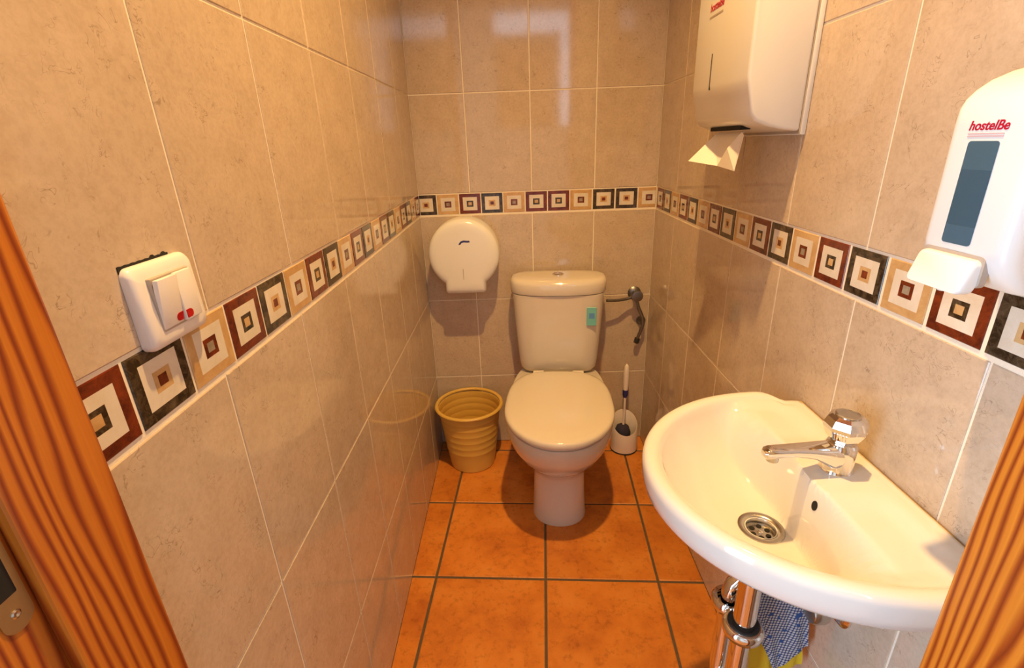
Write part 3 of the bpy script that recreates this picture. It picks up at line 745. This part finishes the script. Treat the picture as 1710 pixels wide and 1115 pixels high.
# sheet of paper hanging out
tw = bmesh.new()
vt = {k: tw.verts.new(p) for k, p in {
    'a': (-0.070, 0.090, 0.0065), 't': (-0.066, -0.040, 0.0065), 'u': (-0.078, -0.058, 0.0065), 'd': (-0.120, 0.116, -0.052),
    'e': (-0.090, 0.018, -0.060), 'r': (-0.092, -0.030, -0.024), 's': (-0.076, -0.012, -0.026), 'f': (-0.092, -0.076, -0.066), 'g': (-0.080, -0.072, 0.000)}.items()}
for k in ('ade', 'aes', 'ast', 'tsr', 'tru', 'ser', 'urfg', 'ref'): tw.faces.new([vt[q] for q in k])
bmesh.ops.recalc_face_normals(tw, faces=tw.faces[:])
ext = bmesh.ops.solidify(tw, geom=tw.faces[:], thickness=0.0008)
for v in tw.verts: v.co += Vector(pd.location)
tag(obj('paper_towel', tw, 'paper', None), 'folded white paper towel hanging out of the towel dispenser', 'paper towel')

# ------------------------------------------------------------------ soap dispenser
so = thing('soap_dispenser', 'white soap dispenser with dark level window and push bar above the basin', 'soap dispenser', (W-0.0005, -1.4215, 1.10))
def srow(z, d, hw_, rx=0.014):
    """horizontal section: flat face at distance d, rounded front corners, back on the wall"""
    out = [(0.0, hw_), (-(d-rx), hw_)]
    for k in range(1, 7):
        a = PI/2*k/6; out.append((-(d-rx)-rx*math.sin(a), hw_-rx+rx*math.cos(a)))
    for k in range(0, 6):
        a = PI/2*k/6; out.append((-(d-rx)-rx*math.cos(a), -(hw_-rx)-rx*math.sin(a)))
    out += [(-(d-rx), -hw_), (0.0, -hw_)]
    return [(x, y, z) for x, y in out]
HS = 0.050
sec = [(0.0, 0.070, HS-0.003), (0.003, 0.078, HS-0.001), (0.020, 0.094, HS), (0.030, 0.0985, HS), (0.040, 0.100, HS), (0.100, 0.100, HS), (0.150, 0.1005, HS), (0.164, 0.0995, HS), (0.172, 0.096, HS), (0.180, 0.089, HS-0.0005), (0.188, 0.078, HS-0.001), (0.195, 0.062, HS-0.003), (0.200, 0.043, HS-0.007), (0.2025, 0.025, HS-0.012)]
body = obj('body', loft([srow(z, d, h_, min(0.014, d*0.4)) for z, d, h_ in sec]), 'white_plastic', so, 35)
YW = 0.0055      # window and lever sit a touch towards the back wall
def rrect(hy, hz, r): return capsule(hy, hz, r, 5)
wy, wz = 0.004, 0.088
win = obj('level_window', prism([(wy+a, wz+b) for a, b in rrect(0.0160, 0.0470, 0.003)], 'x', -0.1010, -0.0990), 'smoked_blue_window', body)
obj('soap_pouch', prism([(wy+a, wz+0.0085+b) for a, b in rrect(0.0158, 0.0380, 0.002)], 'x', -0.1001, -0.0992), 'blue_soap', win)
obj('soap_pouch_end', prism([(wy+a, wz-0.038+b) for a, b in rrect(0.0150, 0.0078, 0.001)], 'x', -0.1001, -0.0992), 'pale_soap_bag', win)
# push bar
lp = [(-0.098, 0.029), (-0.1175, 0.004), (-0.1165, 0.0005), (-0.098, -0.001)]
bm = bmesh.new()
bm.free()
bm = prism([(0.004+a, 0.0+b) for a, b in rrect(0.0335, 0.016, 0.006)], 'x', 0.0, 0.010)
lv = bmesh.new()
for r_ in (0,): pass
def lev_ring(x, sc): return [(x, 0.004+a*sc, b*sc) for a, b in rrect(0.0340, 0.0165, 0.006)]
bm.free(); lv.free()
bm = loft([lev_ring(0.0, 1.0), lev_ring(-0.009, 1.0), lev_ring(-0.0115, 0.975), lev_ring(-0.0125, 0.94)])
for v in bm.verts:            # tilt so that the lower edge stands out from the body
    z = v.co.z; v.co.x -= (0.017-z)*0.30
obj('push_bar', bm, 'white_plastic', so, 40, (-0.0925, 0.0, 0.0145))
obj('push_bar_gap', prism([(0.004+a, 0.0195+b) for a, b in rrect(0.0365, 0.0150, 0.006)], 'x', -0.0998, -0.0935), 'grey_print', so)
obj('nozzle', lathe([(0.004, -0.006), (0.004, 0.004)], 14), 'white_plastic', so, 40, (-0.100, 0.004, 0.0))
t_ = link('logo_lettering', text_mesh('hostelBe', 0.0115, 'red_print', 0.2), body, (-0.1006, 0.004, 0.1445)); on_right_wall(t_)
for q in range(2):
    obj('small_print', box(-0.1008, -0.1000, -0.0135, 0.0235, 0.1408-0.0022*q, 0.1418-0.0022*q), 'pink_print', body)

# ------------------------------------------------------------------ light switch (left wall)
sw_ = thing('light_switch', 'white double light switch with two red indicators on the left wall', 'switch', (0.0005, -1.4285, 1.1145))
def swring(x, hy, hz, r=0.0085): return [(x, a, b) for a, b in capsule(hy, hz, r, 6)]
bm = loft([swring(0.0, 0.0445, 0.0408), swring(0.004, 0.0445, 0.0408), swring(0.007, 0.0440, 0.0402), swring(0.0095, 0.0425, 0.0390), swring(0.0108, 0.0400, 0.0368), swring(0.0112, 0.0340, 0.0320)])
for v in bm.verts:            # fuller towards the lower half, thin along the top edge
    t = v.co.z/0.0408
    v.co.x *= 1.0+0.35*(1-t*t)-0.30*smooth(0.3, 1.0, t)+0.05*smooth(-0.2, -0.9, t)
pl = obj('plate', bm, 'switch_plastic', sw_, 35)
obj('cover_gap', box(0.0096, 0.0146, -0.0288, 0.0278, -0.0246, 0.0278, 0.0005, 1), 'grey_print', pl)
def rocker(y0, y1, tilt):
    bm = box(0.0, 0.0055, y0, y1, -0.0245, 0.0245, 0.0012, 2)
    for v in bm.verts: v.co.x += tilt*v.co.z/0.0245
    return obj('rocker', bm, 'switch_plastic', sw_, 35, (0.0128, 0, 0.0018))
rk1 = rocker(-0.0280, 0.0010, 0.0028); rk2 = rocker(0.0018, 0.0270, -0.0008)
for rk, side, tl_ in ((rk1, -1, 0.0028), (rk2, 1, -0.0008)):
    y0 = 0.0002 if side < 0 else 0.0026
    pts = [(y0, -0.0042), (y0, 0.0042)]+[(y0+side*(0.0055+0.0042*math.sin(PI*k/10)), 0.0042*math.cos(PI*k/10)) for k in range(11)]
    if side > 0: pts = pts[::-1]
    bm = prism([(a, -0.0180+b) for a, b in pts], 'x', 0.0045, 0.0060)
    for v in bm.verts: v.co.x += tl_*v.co.z/0.0245
    obj('indicator', bm, 'red_lens', rk)
# open cut in the tiles above the switch
cut = bmesh.new(); pts = []
n = 26
upr = [(-0.0435+0.069*k/n, 0.0432+0.0003*math.sin(k*1.9)+(0.0016 if k in (17, 18, 23, 24) else 0)) for k in range(n+1)]
lo_ = [(y, 0.0365) for y, z in upr[::-1]]
prism(upr+lo_, 'x', -0.006, 0.0004, cut)
obj('tile_cutout', cut, 'dark_void', sw_)

# ------------------------------------------------------------------ ceiling lamp (above the picture)
lamp = thing('ceiling_downlight', 'small round downlight set into the ceiling', 'lamp', (0.47, -1.16, H))
obj('trim_ring', lathe([(0.034, -0.0005), (0.034, -0.003), (0.038, -0.007), (0.046, -0.006), (0.050, -0.0005)], 36, (0, 0, 0), False, False), 'white_plastic', lamp, 40)
obj('lens', lathe([(0.034, -0.0010), (0.030, -0.0022), (0.012, -0.0030)], 32), 'lit_bulb', lamp, 60)
sl = bpy.data.lights.new('lamp_light', 'SPOT'); sl.energy = LAMP_POWER; sl.color = BULB_COLOR; sl.spot_size = math.radians(116); sl.spot_blend = 1.0; sl.shadow_soft_size = 0.028
so_ = bpy.data.objects.new('lamp_light', sl); COL.objects.link(so_); so_.parent = lamp; so_.location = (0, 0, -0.035)
